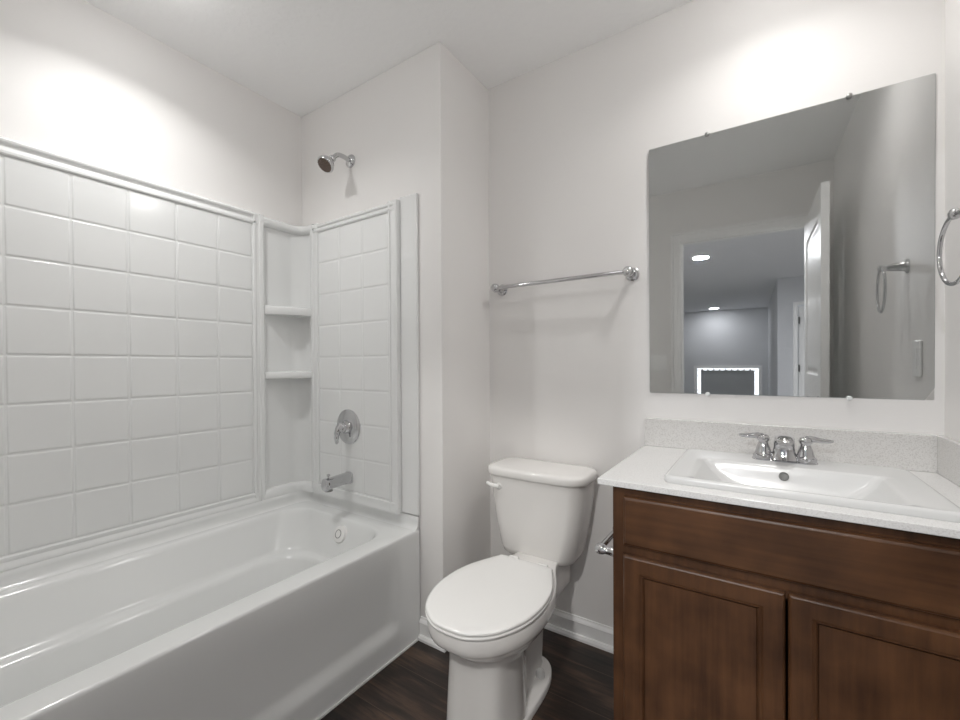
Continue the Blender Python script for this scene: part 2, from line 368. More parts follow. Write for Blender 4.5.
ceiling_lamp('recessed_light', -.552, -2.60, .085, HALL_LIGHT, 'round ceiling light nearest beyond the doorway, seen in the mirror', 'hlens', (.93, .96, 1))
ceiling_lamp('recessed_light', -.797, -8.68, .10, HALL_FAR, 'farther round ceiling light, by the window wall, seen in the mirror', 'hlens', (.93, .96, 1))

# ------------------------------------------------------------------ bathtub
tub = thing('bathtub', 'white alcove bathtub with a smooth apron front beside the toilet', 'bathtub', (-1.6, .58, 0))
def zf(base, lift):
    return base
Z0 = .452; y0 = YR+.004
Z0 = .456
rings = [rrect(-1.964, -1.2, y0, 1.331, .003, Z0), rrect(-1.930, -1.201, y0+.003, 1.284, .010, Z0),
         rrect(-1.908, -1.274, y0+.08, 1.252, .12, zf(Z0, .010)), rrect(-1.901, -1.280, y0+.086, 1.244, .12, zf(Z0-.002, .009)),
         rrect(-1.895, -1.285, y0+.092, 1.238, .12, zf(Z0-.008, .009)), rrect(-1.890, -1.288, y0+.098, 1.233, .12, zf(Z0-.02, .007)),
         rrect(-1.830, -1.306, y0+.20, 1.178, .14, .315), rrect(-1.824, -1.309, y0+.21, 1.172, .14, .305), rrect(-1.812, -1.315, y0+.22, 1.162, .14, .300),
         rrect(-1.796, -1.325, y0+.23, 1.148, .13, .297), rrect(-1.786, -1.332, y0+.24, 1.139, .13, .290), rrect(-1.780, -1.336, y0+.25, 1.133, .13, .278),
         rrect(-1.735, -1.372, y0+.33, 1.085, .12, .13), rrect(-1.722, -1.385, y0+.35, 1.072, .12, .108), rrect(-1.695, -1.41, y0+.38, 1.045, .11, .095),
         rrect(-1.65, -1.45, y0+.45, .99, .09, .088)]
bm = bmesh.new(); loft(bm, rings, cap1=True)
# apron: front face with a shallow recessed field
ys = [y0 + (1.331-y0)*k/90 for k in range(91)]
def apron_row(z, x):
    out = []
    for y in ys:
        d = sm((y-(y0+.05))/.05)*sm((1.225-y)/.055)*sm((z-.082)/.055)*sm((.452-z)/.26) if x is None else 0
        out.append((XA-.020*d if x is None else x, y, z))
    return out
UP = [(.003, .5075), (.006, .505), (.007, .49), (.008, .475), (.011, .466), (.016, .4595), (.025, Z0+.0004)]
def up_ring(d, z):
    c = Vector((-1.962, 1.331, 0)); r = .075-d
    pts = [(c.x+d, y0, z)] + [(c.x+.075-r*cos(pi/2*k/14), c.y-.075+r*sin(pi/2*k/14), z) for k in range(15)] + [(-1.1955, c.y-d, z)]
    return pts
R_ = loft(bm, [up_ring(0, .506)]+[up_ring(d, z) for d, z in UP], closed=False)
e_ = [r[-1] for r in R_]; bm.faces.new(e_+[bm.verts.new((-1.1955, 1.331, Z0))])
rows = [apron_row(Z0, -1.2), apron_row(Z0-.0015, -1.1965), apron_row(Z0-.005, -1.194)]
rows += [apron_row(z, None) for z in [Z0-.010] + [.43-.43*k/44 for k in range(45)]]
loft(bm, rows, closed=False)
fin('tub_shell', bm, 'tub', tub, smooth=50)
# hidden outer sides resting on the floor
bm = bmesh.new(); ox, oy = -1.552, 1.208
oax = Vector((0, -1, .42)).normalized()
lathe(bm, (ox, oy+.016, .392), oax, [(0, .038), (.014, .038), (.020, .035), (.0235, .026), (.0245, .018), (.0245, 0)], 32); ov = fin('overflow_cover', bm, 'seat', tub, smooth=40)
ov['label'] = 'round white overflow cover with a dark ring'
bm = bmesh.new(); q = Vector((ox, oy+.016, .392))+oax*.0245
lathe(bm, q, oax, [(-.001, .0155), (.0012, .0155), (.0012, .0185), (-.001, .0185)], 32, caps=False); fin('overflow_ring', bm, 'grey', ov, smooth=40)
bm = bmesh.new(); lathe(bm, (-1.55, .93, .088), (0, 0, 1), [(0, .035), (.003, .034), (.005, .02), (.008, .018), (.009, 0)], 28); fin('drain', bm, 'chrome', tub, smooth=40)
struct(bx('trim_5', 'caulk', (XA+.0005, XA+.007, y0, YE-.024, .0003, .007)), 'thin white caulk line where the tub meets the floor', 'caulk line')

# ------------------------------------------------------------------ tub surround (moulded tile pattern)
sur = thing('tub_surround', 'white moulded acrylic tub surround with square tile pattern', 'tub surround', (XL, YE, .5))
TS, TG = .0285, .0245      # tile face and groove, distance from wall
def tiles(bm, cols, rws, put):
    gw = .0020
    for a0, a1 in zip(cols, cols[1:]):
        for b0, b1 in zip(rws, rws[1:]):
            R = []
            for ins, dep in ((0, TG+.0016), (gw, TG+.0016), (gw+.0016, TG+.0024), (gw+.0034, TS-.0004), (gw+.0054, TS), (gw+.0075, TS), (gw+.02, TS)):
                R.append([put(a, b, dep) for a, b in ((a0+ins, b0+ins), (a1-ins, b0+ins), (a1-ins, b1-ins), (a0+ins, b1-ins))])
            loft(bm, R, cap1=True)
rowsz = [.551, .708, .866, 1.023, 1.180, 1.336, 1.491, 1.648, 1.805]
pL = lambda a, b, d: (XL+d, a, b)
pE = lambda a, b, d: (a, YE-d, b)
TOP = [(0, 1.857), (.026, 1.857), (.033, 1.853), (.036, 1.848), (.035, 1.842), (.028, 1.836), (.027, 1.828), (.031, 1.820), (.035, 1.814), (.035, 1.809), (.031, 1.8045), (TG, 1.804), (0, 1.804)]
BOT = [(0, .551), (TG, .551), (.0305, .550), (.034, .546), (.034, .540), (.032, .532), (.035, .524), (.039, .516), (.039, .5085), (0, .5085)]
colsL = [.281+.1565*k for k in range(-3, 6)]
colsL = [-.170] + [c for c in colsL if c > -.1] ; colsL[-1] = 1.056
bm = bmesh.new()
box(bm, XL, XL+TG-.0002, YR+.005, 1.08, .51, 1.81)
tiles(bm, colsL, rowsz, pL)
for prof in (TOP, BOT): sweep_profile(bm, prof, lambda t, a, b: (XL+a, t, b+(.003 if b > 1.81 else 0)), (YR+.005, 1.075))
STR = [(0, 0), (TG, 0), (.032, .002), (.035, .006), (.035, .014), (.031, .018), (.031, .032), (.035, .036), (.035, .050), (.032, .055), (.012, .056), (0, .056)]
sweep_profile(bm, [(b, a) for a, b in STR], lambda t, a, b: (XL+b, 1.056+a, t), (.506, 1.857))
fin('back_panel', bm, 'acrylic', sur, smooth=30)
# end panel
dz = -.024
bm = bmesh.new()
box(bm, -1.84, -1.325, YE-TG+.0002, YE, .51, 1.80)
rowsE = [.556, .711, .870, 1.026, 1.182, 1.337, 1.490, 1.646, 1.801]
tiles(bm, [-1.827, -1.665, -1.505, -1.340], rowsE, pE)
sweep_profile(bm, [(a, b-.003) for a, b in TOP], lambda t, a, b: (t, YE-a, b-.012 if b > 1.83 else b), (-1.86, -1.30))
sweep_profile(bm, [(0, .556), (TG, .556), (.032, .555), (.035, .550), (.034, .540), (.034, .520), (.036, .512), (.035, .508), (0, .508)], lambda t, a, b: (t, YE-a, b), (-1.86, -1.30))
sweep_profile(bm, [(b, a) for a, b in STR], lambda t, a, b: (-1.826-a*1.1, YE-b, t), (.508, 1.845))
sweep_profile(bm, [(b, a) for a, b in STR], lambda t, a, b: (-1.341+a, YE-b, t), (.508, 1.845))
fin('end_panel', bm, 'acrylic', sur, smooth=30)
bm = bmesh.new(); box(bm, -1.287, -1.1905, YE-.014, YE, .512, 1.858); fin('edge_flange', bm, 'acrylic', sur, bevel=.005, bseg=3)
# concave corner column
cA, cB = Vector((XL+.012, 1.100, 0)), Vector((-1.875, YE-.012, 0))
def corner_curve(off, n=20):
    # straight along left wall, arc, straight along end wall; off = into the room
    r = .075-off; c = Vector((XL+.012+.075, YE-.012-.075, 0)); pts = [Vector((XL+.012+off, 1.100, 0))]
    pts += [c + Vector((-cos(pi/2*k/n), sin(pi/2*k/n), 0))*r for k in range(n+1)]
    pts.append(Vector((-1.872, YE-.012-off, 0))); return pts
bm = bmesh.new()
c0 = corner_curve(0); c1 = corner_curve(-.011)
loft(bm, [[p+Vector((0, 0, z)) for p in c0] for z in (.506, 1.85)], closed=False)
# cornice on top and sill at the bottom: bullnose that follows a bowed chord
P0, P1 = Vector((XL+.030, 1.100, 0)), Vector((-1.874, YE-.030, 0))
def chord(bow, n=16, a=P0, b=P1):
    d = (b-a); nn = Vector((d.y, -d.x, 0)).normalized(); out = []
    for k in range(n+1):
        t = k/n; out.append(a + d*t + nn*bow*4*t*(1-t))
    return out
Cn = Vector((XL, YE, 0))
def ledge(bm, z0, z1, bow, rad, nose, a=P0, b=P1, back=None):
    """solid from wall corner curve out to a bowed front with rounded nose"""
    ch = chord(bow, 16, a, b); d = (b-a); nn = Vector((d.y, -d.x, 0)).normalized()
    inner = [c1[0]+(Vector((0, a.y-c1[0].y, 0)))]+[c1[int(round(1+(len(c1)-3)*k/14))] for k in range(15)]+[c1[-1]]
    prof = []
    for k in range(7):
        t = -pi/2+pi*k/6; prof.append(((max(0, cos(t))**.45)*nose, (z0+z1)/2+(abs(sin(t))**.6)*(1 if t > 0 else -1)*(z1-z0)/2))
    loft(bm, [[p+Vector((0, 0, z0)) for p in inner]] + [[p+nn*(a_-nose)+Vector((0, 0, z_)) for p in ch] for a_, z_ in prof] + [[p+Vector((0, 0, z1)) for p in inner]], closed=False)
def curve_band(bm, prof, off=0):
    """profile (into room, z) swept along the corner curve"""
    R = []
    for a_, z_ in prof: R.append([p+Vector((0, 0, z_)) for p in corner_curve(a_)])
    loft(bm, R, closed=False)
curve_band(bm, [(-.012, 1.852), (.0, 1.854), (.012, 1.853), (.020, 1.848), (.024, 1.840), (.024, 1.828), (.020, 1.818), (.012, 1.812), (0, 1.810)])
curve_band(bm, [(0, .552), (.008, .550), (.016, .545), (.021, .537), (.023, .526), (.026, .514), (.026, .506), (0, .506)])
column = fin('corner_column', bm, 'acrylic', sur, smooth=35)
for z1, z0 in ((1.431, 1.389), (1.115, 1.080)):
    bm = bmesh.new(); ledge(bm, z0, z1, .018, .01, .010, Vector((XL+.030, 1.113, 0)), Vector((-1.872, YE-.028, 0))); fin('shelf', bm, 'acrylic', column, smooth=40)

# ------------------------------------------------------------------ shower head, valve, spout
sx = -1.612
sh = thing('shower_head', 'chrome shower head on a bent arm high above the tub end', 'shower head', (sx, YE, 2.105))
bm = bmesh.new(); lathe(bm, (sx, YE, 2.105), (0, -1, 0), [(0, .031), (.003, .031), (.008, .028), (.013, .019), (.015, .012)], 28); fin('flange', bm, 'chrome', sh, smooth=50)
ap = arc([(sx, YE-.005, 2.105), (sx, YE-.045, 2.110), (sx, YE-.078, 2.103), (sx, YE-.105, 2.075)], 8)
bm = bmesh.new(); tube(bm, ap, .0105, 16); fin('arm', bm, 'chrome', sh, smooth=50)
d = Vector((0, -.66, -.75)).normalized(); hp = Vector((sx, YE-.100, 2.082))
bm = bmesh.new(); lathe(bm, hp, d, [(0, .013), (.005, .016), (.013, .016), (.017, .013), (.022, .018), (.042, .031), (.056, .038), (.064, .039), (.068, .036), (.068, .033)], 32)
hd_ = fin('head', bm, 'chrome', sh, smooth=45)
bm = bmesh.new(); lathe(bm, hp+d*.0655, d, [(0, .0325), (.004, .032), (.005, .028), (.005, 0)], 32)
for r_, k_ in ((.012, 6), (.022, 11), (.030, 16)):
    for k in range(k_): lathe(bm, hp+d*.070+(Vector((1, 0, 0))*cos(2*pi*k/k_)+Vector((0, .8, -.6))*sin(2*pi*k/k_))*r_, d, [(0, .0016), (.003, .0012)], 6)
fin('nozzle_face', bm, 'dchrome', hd_, smooth=40)

vx, vz, vy = -1.607, .857, YE-TS
va = thing('tub_valve', 'round chrome mixer valve with a lever above the tub spout', 'faucet valve', (vx, vy, vz))
bm = bmesh.new(); lathe(bm, (vx, vy+.004, vz), (0, -1, 0), [(0, .081), (.006, .081), (.010, .076), (.011, .066), (.014, .060), (.016, .045), (.019, .034), (.019, 0)], 48); fin('escutcheon', bm, 'chrome', va, smooth=50)
bm = bmesh.new(); lathe(bm, (vx, vy-.012, vz), (0, -1, 0), [(0, .032), (.010, .030), (.016, .025), (.022, .024), (.034, .025), (.041, .021), (.045, .011), (.046, 0)], 32)
lv = fin('handle_hub', bm, 'chrome', va, smooth=50)
bm = bmesh.new(); tube(bm, arc([(vx, vy-.040, vz+.010), (vx-.006, vy-.056, vz-.012), (vx-.012, vy-.058, vz-.045), (vx-.016, vy-.054, vz-.075)], 6), [.018]*3+[.016]*3+[.013]*4+[.010]*4+[.008]*4+[.004], 16)
fin('lever', bm, 'chrome', lv, smooth=50)

pz = .619
sp = thing('tub_spout', 'chrome tub spout with a pull-up diverter over the tub end', 'tub spout', (vx, vy, pz))
bm = bmesh.new()
def spsec(y, z, hw, hh): return [(vx+hw*(abs(cos(t))**.7)*(1 if cos(t) > 0 else -1), y, z+hh*(abs(sin(t))**.7)*(1 if sin(t) > 0 else -1)) for t in [2*pi*k/24 for k in range(24)]]
loft(bm, [spsec(vy+.004, pz, .029, .029), spsec(vy-.004, pz, .029, .029), spsec(vy-.006, pz, .026, .026), spsec(vy-.06, pz-.001, .0255, .0245), spsec(vy-.10, pz-.003, .025, .024),
          spsec(vy-.119, pz-.005, .025, .027), spsec(vy-.131, pz-.006, .024, .028), spsec(vy-.136, pz-.006, .018, .022)], cap0=True, cap1=True)
s_ = fin('spout_body', bm, 'chrome', sp, smooth=50)
bm = bmesh.new(); lathe(bm, (vx, vy-.113, pz+.016), (0, 0, 1), [(0, .004), (.014, .004), (.016, .008), (.022, .008), (.024, .005)], 16); fin('diverter_knob', bm, 'chrome', sp, smooth=50)
bm = bmesh.new(); lathe(bm, (vx, vy-.111, pz-.031), (0, 0, -1), [(0, .017), (.006, .017), (.006, .013), (.002, .012)], 20, caps=True); fin('outlet', bm, 'grey', sp, smooth=50)

# ------------------------------------------------------------------ toilet
TX = -.728
toi = thing('toilet', 'white two-piece toilet with the lid closed between tub and vanity', 'toilet', (TX, 1.3, 0))
def sym(ctrl, z, n=5, sx_=1.0, cx=TX, inset=0, yc=1.2):
    P = arc([(a, b, 0) for a, b in ctrl], n); L = [(max(p.x, 0), p.y) for p in P]
    pts = [(cx+sx_*x, y) for x, y in L] + [(cx-sx_*x, y) for x, y in reversed(L[1:-1])]
    if inset:
        my = (min(p[1] for p in pts)+max(p[1] for p in pts))/2; hy_ = max(p[1] for p in pts)-my; hx_ = max(p[0] for p in pts)-cx
        pts = [(cx+(x-cx)*(1-inset/hx_), my+(y-my)*(1-inset/hy_)) for x, y in pts]
    return [(x, y, z) for x, y in pts]
def mixc(A, B, t): return [(a[0]+(b[0]-a[0])*t, a[1]+(b[1]-a[1])*t) for a, b in zip(A, B)]
RIM = [(0, .925), (.062, .935), (.125, .985), (.165, 1.07), (.178, 1.17), (.168, 1.27), (.142, 1.35), (.112, 1.415), (.090, 1.47), (.085, 1.56), (.08, 1.625), (0, 1.63)]
RIM = RIM[:7]+RIM[8:]
UND = [(0, 1.005), (.05, 1.012), (.095, 1.05), (.125, 1.12), (.134, 1.20), (.124, 1.29), (.108, 1.37), (.100, 1.44), (.095, 1.54), (.085, 1.61), (0, 1.62)]
COLM = [(0, 1.015), (.055, 1.020), (.090, 1.050), (.102, 1.11), (.101, 1.16), (.088, 1.21), (.058, 1.28), (.052, 1.36), (.050, 1.43), (.040, 1.465), (0, 1.475)]
COLB = [(0, 1.005), (.055, 1.010), (.095, 1.040), (.109, 1.11), (.108, 1.16), (.094, 1.21), (.060, 1.28), (.054, 1.35), (.050, 1.41), (.038, 1.445), (0, 1.455)]
BASE = [(0, 1.000), (.055, 1.005), (.097, 1.035), (.112, 1.10), (.112, 1.17), (.110, 1.24), (.108, 1.32), (.099, 1.39), (.078, 1.445), (.045, 1.475), (0, 1.485)]
bm = bmesh.new()
loft(bm, [sym(BASE, 0), sym(BASE, .018), sym(BASE, .024, inset=.003), sym(BASE, .026, inset=.008), sym(mixc(BASE, COLB, .92), .030), sym(COLB, .04), sym(mixc(COLB, COLM, .5), .14), sym(COLM, .225),
          sym(mixc(COLM, UND, .12), .250), sym(mixc(COLM, UND, .45), .262), sym(mixc(COLM, UND, .8), .270), sym(UND, .282), sym(mixc(UND, RIM, .45), .305), sym(mixc(UND, RIM, .72), .325),
          sym(mixc(UND, RIM, .80), .333), sym(mixc(UND, RIM, .90), .337), sym(mixc(UND, RIM, .97), .345), sym(RIM, .360), sym(RIM, .383), sym(RIM, .389, inset=.002), sym(RIM, .392, inset=.007)], cap0=True, cap1=True)
fin('bowl', bm, 'porc', toi, smooth=60)
SEAT = [(0, .915), (.062, .925), (.127, .976), (.170, 1.07), (.180, 1.17), (.167, 1.26), (.137, 1.335), (.112, 1.385), (.104, 1.399), (.05, 1.402), (0, 1.402)]
bm = bmesh.new()
loft(bm, [sym(SEAT, .3925, inset=.010), sym(SEAT, .3935, inset=.004), sym(SEAT, .396, inset=.001), sym(SEAT, .400, inset=.001), sym(SEAT, .4025, inset=.004), sym(SEAT, .403, inset=.012)], cap0=True, cap1=True)
fin('seat', bm, 'seat', toi, smooth=60)
bm = bmesh.new()
loft(bm, [sym(SEAT, .4050, inset=.012), sym(SEAT, .4055, inset=.006), sym(SEAT, .4075, inset=.002), sym(SEAT, .411, inset=.002), sym(SEAT, .4135, inset=.004), sym(SEAT, .415, inset=.009), sym(SEAT, .416, inset=.03), sym(SEAT, .417, inset=.07)], cap0=True, cap1=True)
fin('lid', bm, 'seat', toi, smooth=60)
for s in (-1, 1):
    bm = bmesh.new(); lathe(bm, (TX+s*.060-.018, 1.414, .401), (1, 0, 0), [(0, .009), (.002, .010), (.034, .010), (.036, .009)], 16); box(bm, TX+s*.060-.015, TX+s*.060+.015, 1.406, 1.424, .390, .400)
    fin('hinge', bm, 'seat', toi, smooth=40)
    bm = bmesh.new(); lathe(bm, (TX+s*.068, 1.372, .027), (0, 0, 1), [(0, .0165), (.013, .016), (.022, .013), (.027, .007), (.028, 0)], 20); fin('bolt_cap', bm, 'seat', toi, smooth=50)
TX2 = TX-.022
def tk(hw, yf, yb, rf, z, bow=.0):
    """tank section: rounded front corners, bowed front"""
    pts = rrect(TX2-hw, TX2+hw, yf, yb, rf, z, 8, 8); out = []
    for x, y, z_ in pts:
        k = max(0, (yb-y)/(yb-yf)); out.append((x, y-bow*k*(1-((x-TX2)/hw)**2), z_))
    return out
bm = bmesh.new()
loft(bm, [tk(.122, 1.515, 1.655, .04, .372), tk(.142, 1.500, 1.660, .05, .374), tk(.153, 1.494, 1.664, .055, .381), tk(.161, 1.490, 1.666, .055, .400), tk(.182, 1.486, 1.670, .055, .50, .008),
          tk(.198, 1.486, 1.673, .055, .60, .012), tk(.205, 1.480, 1.675, .055, .690, .014)], cap0=True, cap1=True)
fin('tank', bm, 'porc', toi, smooth=60)
bm = bmesh.new()
loft(bm, [tk(.207, 1.478, 1.677, .055, .6905, .014), tk(.213, 1.472, 1.679, .058, .692, .014), tk(.216, 1.469, 1.680, .06, .697, .014), tk(.216, 1.469, 1.680, .06, .714, .014), tk(.213, 1.472, 1.679, .058, .7215, .014), tk(.205, 1.480, 1.674, .055, .7255, .014), tk(.190, 1.49, 1.662, .05, .727, .012)], cap0=True, cap1=True)
fin('tank_lid', bm, 'porc', toi, smooth=60)
bm = bmesh.new(); lathe(bm, (TX-.163, 1.486, .648), (0, -1, 0), [(-.012, .018), (.006, .018), (.010, .014), (.016, .010)], 18)
tube(bm, arc([(TX-.160, 1.466, .650), (TX-.175, 1.459, .652), (TX-.195, 1.458, .655), (TX-.212, 1.463, .659)], 5), [.008]*5+[.0085]*5+[.0075]*5+[.005], 14)
fin('flush_lever', bm, 'seat', toi, smooth=50)

# ------------------------------------------------------------------ towel bar
tb = thing('towel_bar', 'chrome towel bar on the wall above the toilet', 'towel bar', (-.69, YB, 1.485))
bz, by = 1.487, YB-.066
for x in (-.998, -.415):
    bm = bmesh.new(); lathe(bm, (x, YB, bz), (0, -1, 0), [(0, .026), (.004, .026), (.007, .022), (.009, .015), (.020, .0115), (.032, .010), (.044, .0115), (.050, .016), (.054, .0185), (.064, .0195), (.074, .0185), (.080, .013), (.083, .006)], 28)
    fin('post', bm, 'chrome', tb, smooth=50)
bm = bmesh.new(); tube(bm, [(-.998, by, bz), (-.415, by, bz)], .0085, 18); fin('bar', bm, 'chrome', tb, smooth=50)

# ------------------------------------------------------------------ mirror (hangs a hair out of parallel on its clips)
mx0, mx1, mz0, mz1 = -.3513, .4045, 1.0337, 1.9455
mir = thing('wall_mirror', 'large frameless rectangular mirror held by clips above the sink', 'mirror', ((mx0+mx1)/2, YB-.006, mz0))
def tilt(o):
    c = Vector(((mx0+mx1)/2, YB-.006, (mz0+mz1)/2))
    R = Matrix.Translation(c) @ Matrix.Rotation(.009, 4, 'Z') @ Matrix.Rotation(.005, 4, 'X') @ Matrix.Translation(-c)
    o.data.transform(R)
g = bx('mirror_edge', 'medge', (mx0, mx1, YB-.0055, YB-.0025, mz0, mz1), mir); tilt(g)
bm = bmesh.new(); bm.faces.new([bm.verts.new(p) for p in ((mx0+.0008, YB-.006, mz0+.0008), (mx1-.0008, YB-.006, mz0+.0008), (mx1-.0008, YB-.006, mz1-.0008), (mx0+.0008, YB-.006, mz1-.0008))])
bmesh.ops.solidify(bm, geom=bm.faces[:], thickness=.0004)
g = fin('mirror_glass', bm, 'mirror', mir); tilt(g)
for x in (-.158, .221):
    bm = bmesh.new(); box(bm, x-.006, x+.006, YB-.013, YB, mz1+.001, mz1+.005); lathe(bm, (x, YB-.0095, mz1-.001), (0, -1, 0), [(0, .0075), (.003, .0075), (.0045, .005), (.005, .001)], 14); c = fin('clip', bm, 'grey', mir, smooth=40); c['label'] = 'dark metal clip on the top edge'
    bm = bmesh.new(); box(bm, x-.006, x+.006, YB-.013, YB, mz0-.004, mz0-.0005); lathe(bm, (x, YB-.0095, mz0), (0, -1, 0), [(0, .0075), (.003, .0075), (.0045, .005), (.005, .001)], 14); c = fin('clip', bm, 'clip', mir, bevel=.0015); c['label'] = 'clear plastic clip on the bottom edge'

# ------------------------------------------------------------------ towel ring on right wall
ry, rz_ = 1.363, 1.468
tr = thing('towel_ring', 'chrome towel ring on the right wall beside the mirror', 'towel ring', (XR, ry, rz_))
bm = bmesh.new(); lathe(bm, (XR, ry, rz_), (-1, 0, 0), [(0, .025), (.004, .025), (.007, .020), (.010, .016), (.040, .0135), (.050, .011), (.058, .009), (.064, .012), (.070, .0125), (.075, .010), (.078, .004)], 28)
fin('mount', bm, 'chrome', tr, smooth=50)
bm = bmesh.new(); R_ = .077; pth = [(XR-.068-.06*R_*sin(t), ry+R_*sin(t), rz_-R_+R_*cos(t)) for t in [2*pi*k/64 for k in range(64)]]
rg = []
for k in range(64):
    t = 2*pi*k/64; c = Vector(pth[k]); n_ = Vector((-.06*sin(t), sin(t), cos(t))); rg.append([c + n_*.0046*cos(q_) + Vector((1, 0, 0))*.0046*sin(q_) for q_ in [2*pi*j/12 for j in range(12)]])
loft(bm, rg+[rg[0]]); bmesh.ops.remove_doubles(bm, verts=bm.verts, dist=1e-6); fin('ring', bm, 'chrome', tr, smooth=60)

# ------------------------------------------------------------------ vanity
VX0, VX1, VF = -.335, XR-.002, 1.15
van = thing('vanity_cabinet', 'brown stained wooden vanity cabinet with two doors under the sink', 'cabinet', (.04, 1.42, 0))
bm = bmesh.new()
box(bm, VX0, VX0+.018, VF+.02, YB-.003, 0, .8165)
box(bm, VX1-.018, VX1, VF+.02, YB-.003, 0, .8165)
box(bm, VX0+.018, VX1-.018, YB-.012, YB-.003, .09, .8165)
box(bm, VX0+.018, VX1-.018, VF+.02, YB-.012, .10, .118)
fin('carcass', bm, 'woodz', van)
bm = bmesh.new()
box(bm, VX0, VX0+.040, VF, VF+.02, .10, .8165); box(bm, VX1-.040, VX1, VF, VF+.02, .10, .8165)
box(bm, VX0+.04, VX1-.04, VF, VF+.02, .765, .8165); box(bm, VX0+.04, VX1-.04, VF, VF+.02, .62, .70); box(bm, VX0+.04, VX1-.04, VF, VF+.02, .10, .14)
fin('face_frame', bm, 'woodz', van)
bx('toe_kick', 'darkin', (VX0+.018, VX1-.018, VF+.075, VF+.09, 0, .10), van)
def slab(name, x0, x1, z0, z1, m):
    bm = bmesh.new(); y = VF-.0008; f = lambda ins, yy: [(x, yy, z) for x, z in ((x0+ins, z0+ins), (x1-ins, z0+ins), (x1-ins, z1-ins), (x0+ins, z1-ins))]
    loft(bm, [f(0, y), f(0, y-.011), f(.003, y-.015), f(.0065, y-.0165), f(.0085, y-.0185)], cap0=True, cap1=True)
    return fin(name, bm, m, van, smooth=25)
slab('drawer_front', -.305, .392, .664, .793, 'woodx')
def cab_door(x0, x1, z0, z1):
    y = VF-.0008; w = .052
    f = lambda ins, yy: [(x, yy, z) for x, z in ((x0+ins, z0+ins), (x1-ins, z0+ins), (x1-ins, z1-ins), (x0+ins, z1-ins))]
    bm = bmesh.new()
    loft(bm, [f(0, y), f(0, y-.013), f(.003, y-.017), f(.006, y-.0185), f(w-.012, y-.0185), f(w-.009, y-.0165), f(w-.005, y-.0155), f(w-.001, y-.0115), f(w, y-.0095), f(w+.001, y-.0095)], cap0=True)
    d_ = fin('door', bm, 'woodz', van, smooth=25)
    bx('door_panel', 'woodz', (x0+w-.001, x1-w+.001, y-.0095, y-.006, z0+w-.001, z1-w+.001), d_)
cab_door(-.305, .0425, .112, .639)
cab_door(.0475, .392, .112, .639)

ct = thing('vanity_countertop', 'white quartz countertop with low speckled backsplash on the vanity', 'countertop', (.03, 1.4, .812))
CX0, CF, CZ = -.369, 1.123, .834
SX0, SX1, SY0, SY1 = -.213, .330, 1.172, 1.600
bm = bmesh.new(); o_ = [(CX0, CF), (XR-.001, CF), (XR-.001, YB-.001), (CX0, YB-.001)]; i_ = [(SX0+.02, SY0+.02), (SX1-.02, SY0+.02), (SX1-.02, SY1-.02), (SX0+.02, SY1-.02)]
loft(bm, [[(x, y, z) for x, y in L] for L, z in ((i_, .8175), (o_, .8175), (o_, CZ), (i_, CZ), (i_, .8175))])
bmesh.ops.remove_doubles(bm, verts=bm.verts, dist=1e-6); fin('slab', bm, 'quartz', ct, bevel=.002)
bx('backsplash', 'splash', (CX0+.001, XR-.001, YB-.020, YB-.0005, CZ+.0002, .9372), ct, bevel=.0015)
bx('side_splash', 'splash', (XR-.020, XR-.0005, CF+.004, YB-.0205, CZ+.0002, .9372), ct, bevel=.0015)

sk = thing('sink', 'white rectangular drop-in sink set in the quartz countertop', 'sink', (.063, 1.38, CZ))
bm = bmesh.new(); ra = .022
loft(bm, [rrect(SX0+.002, SX1-.002, SY0+.002, SY1-.002, ra, CZ-.0008), rrect(SX0, SX1, SY0, SY1, ra, CZ+.003), rrect(SX0, SX1, SY0, SY1, ra, CZ+.0125), rrect(SX0+.002, SX1-.002, SY0+.002, SY1-.002, ra, CZ+.0168),
          rrect(SX0+.007, SX1-.007, SY0+.007, SY1-.007, ra, CZ+.0185), rrect(SX0+.012, SX1-.012, SY0+.010, SY1-.012, ra, CZ+.0185), 
          rrect(SX0+.045, .285, 1.190, 1.468, .02, CZ+.0165), rrect(-.150, .262, 1.196, 1.462, .02, CZ+.0155), rrect(-.144, .252, 1.200, 1.458, .02, CZ+.010), rrect(-.128, .240, 1.206, 1.453, .02, CZ-.010),
          rrect(-.040, .160, 1.245, 1.425, .04, CZ-.085), rrect(-.028, .148, 1.255, 1.415, .04, CZ-.093), rrect(-.010, .130, 1.27, 1.40, .04, CZ-.097), rrect(.04, .085, 1.315, 1.36, .02, CZ-.10)], cap1=True)
fin('basin', bm, 'sink', sk, smooth=50)
bm = bmesh.new(); n_ = Vector((0, -1, .42)).normalized(); lathe(bm, (.0515, 1.4545, .823), n_, [(0, .0120), (.005, .0120), (.0055, .0092), (.004, .0088), (.0035, .0)], 24); o = fin('overflow_hole', bm, 'hole', sk, smooth=40)
bm = bmesh.new(); lathe(bm, (.062, 1.337, CZ-.1), (0, 0, 1), [(0, .022), (.003, .021), (.005, .012), (.007, 0)], 24); fin('drain', bm, 'chrome', sk, smooth=40)

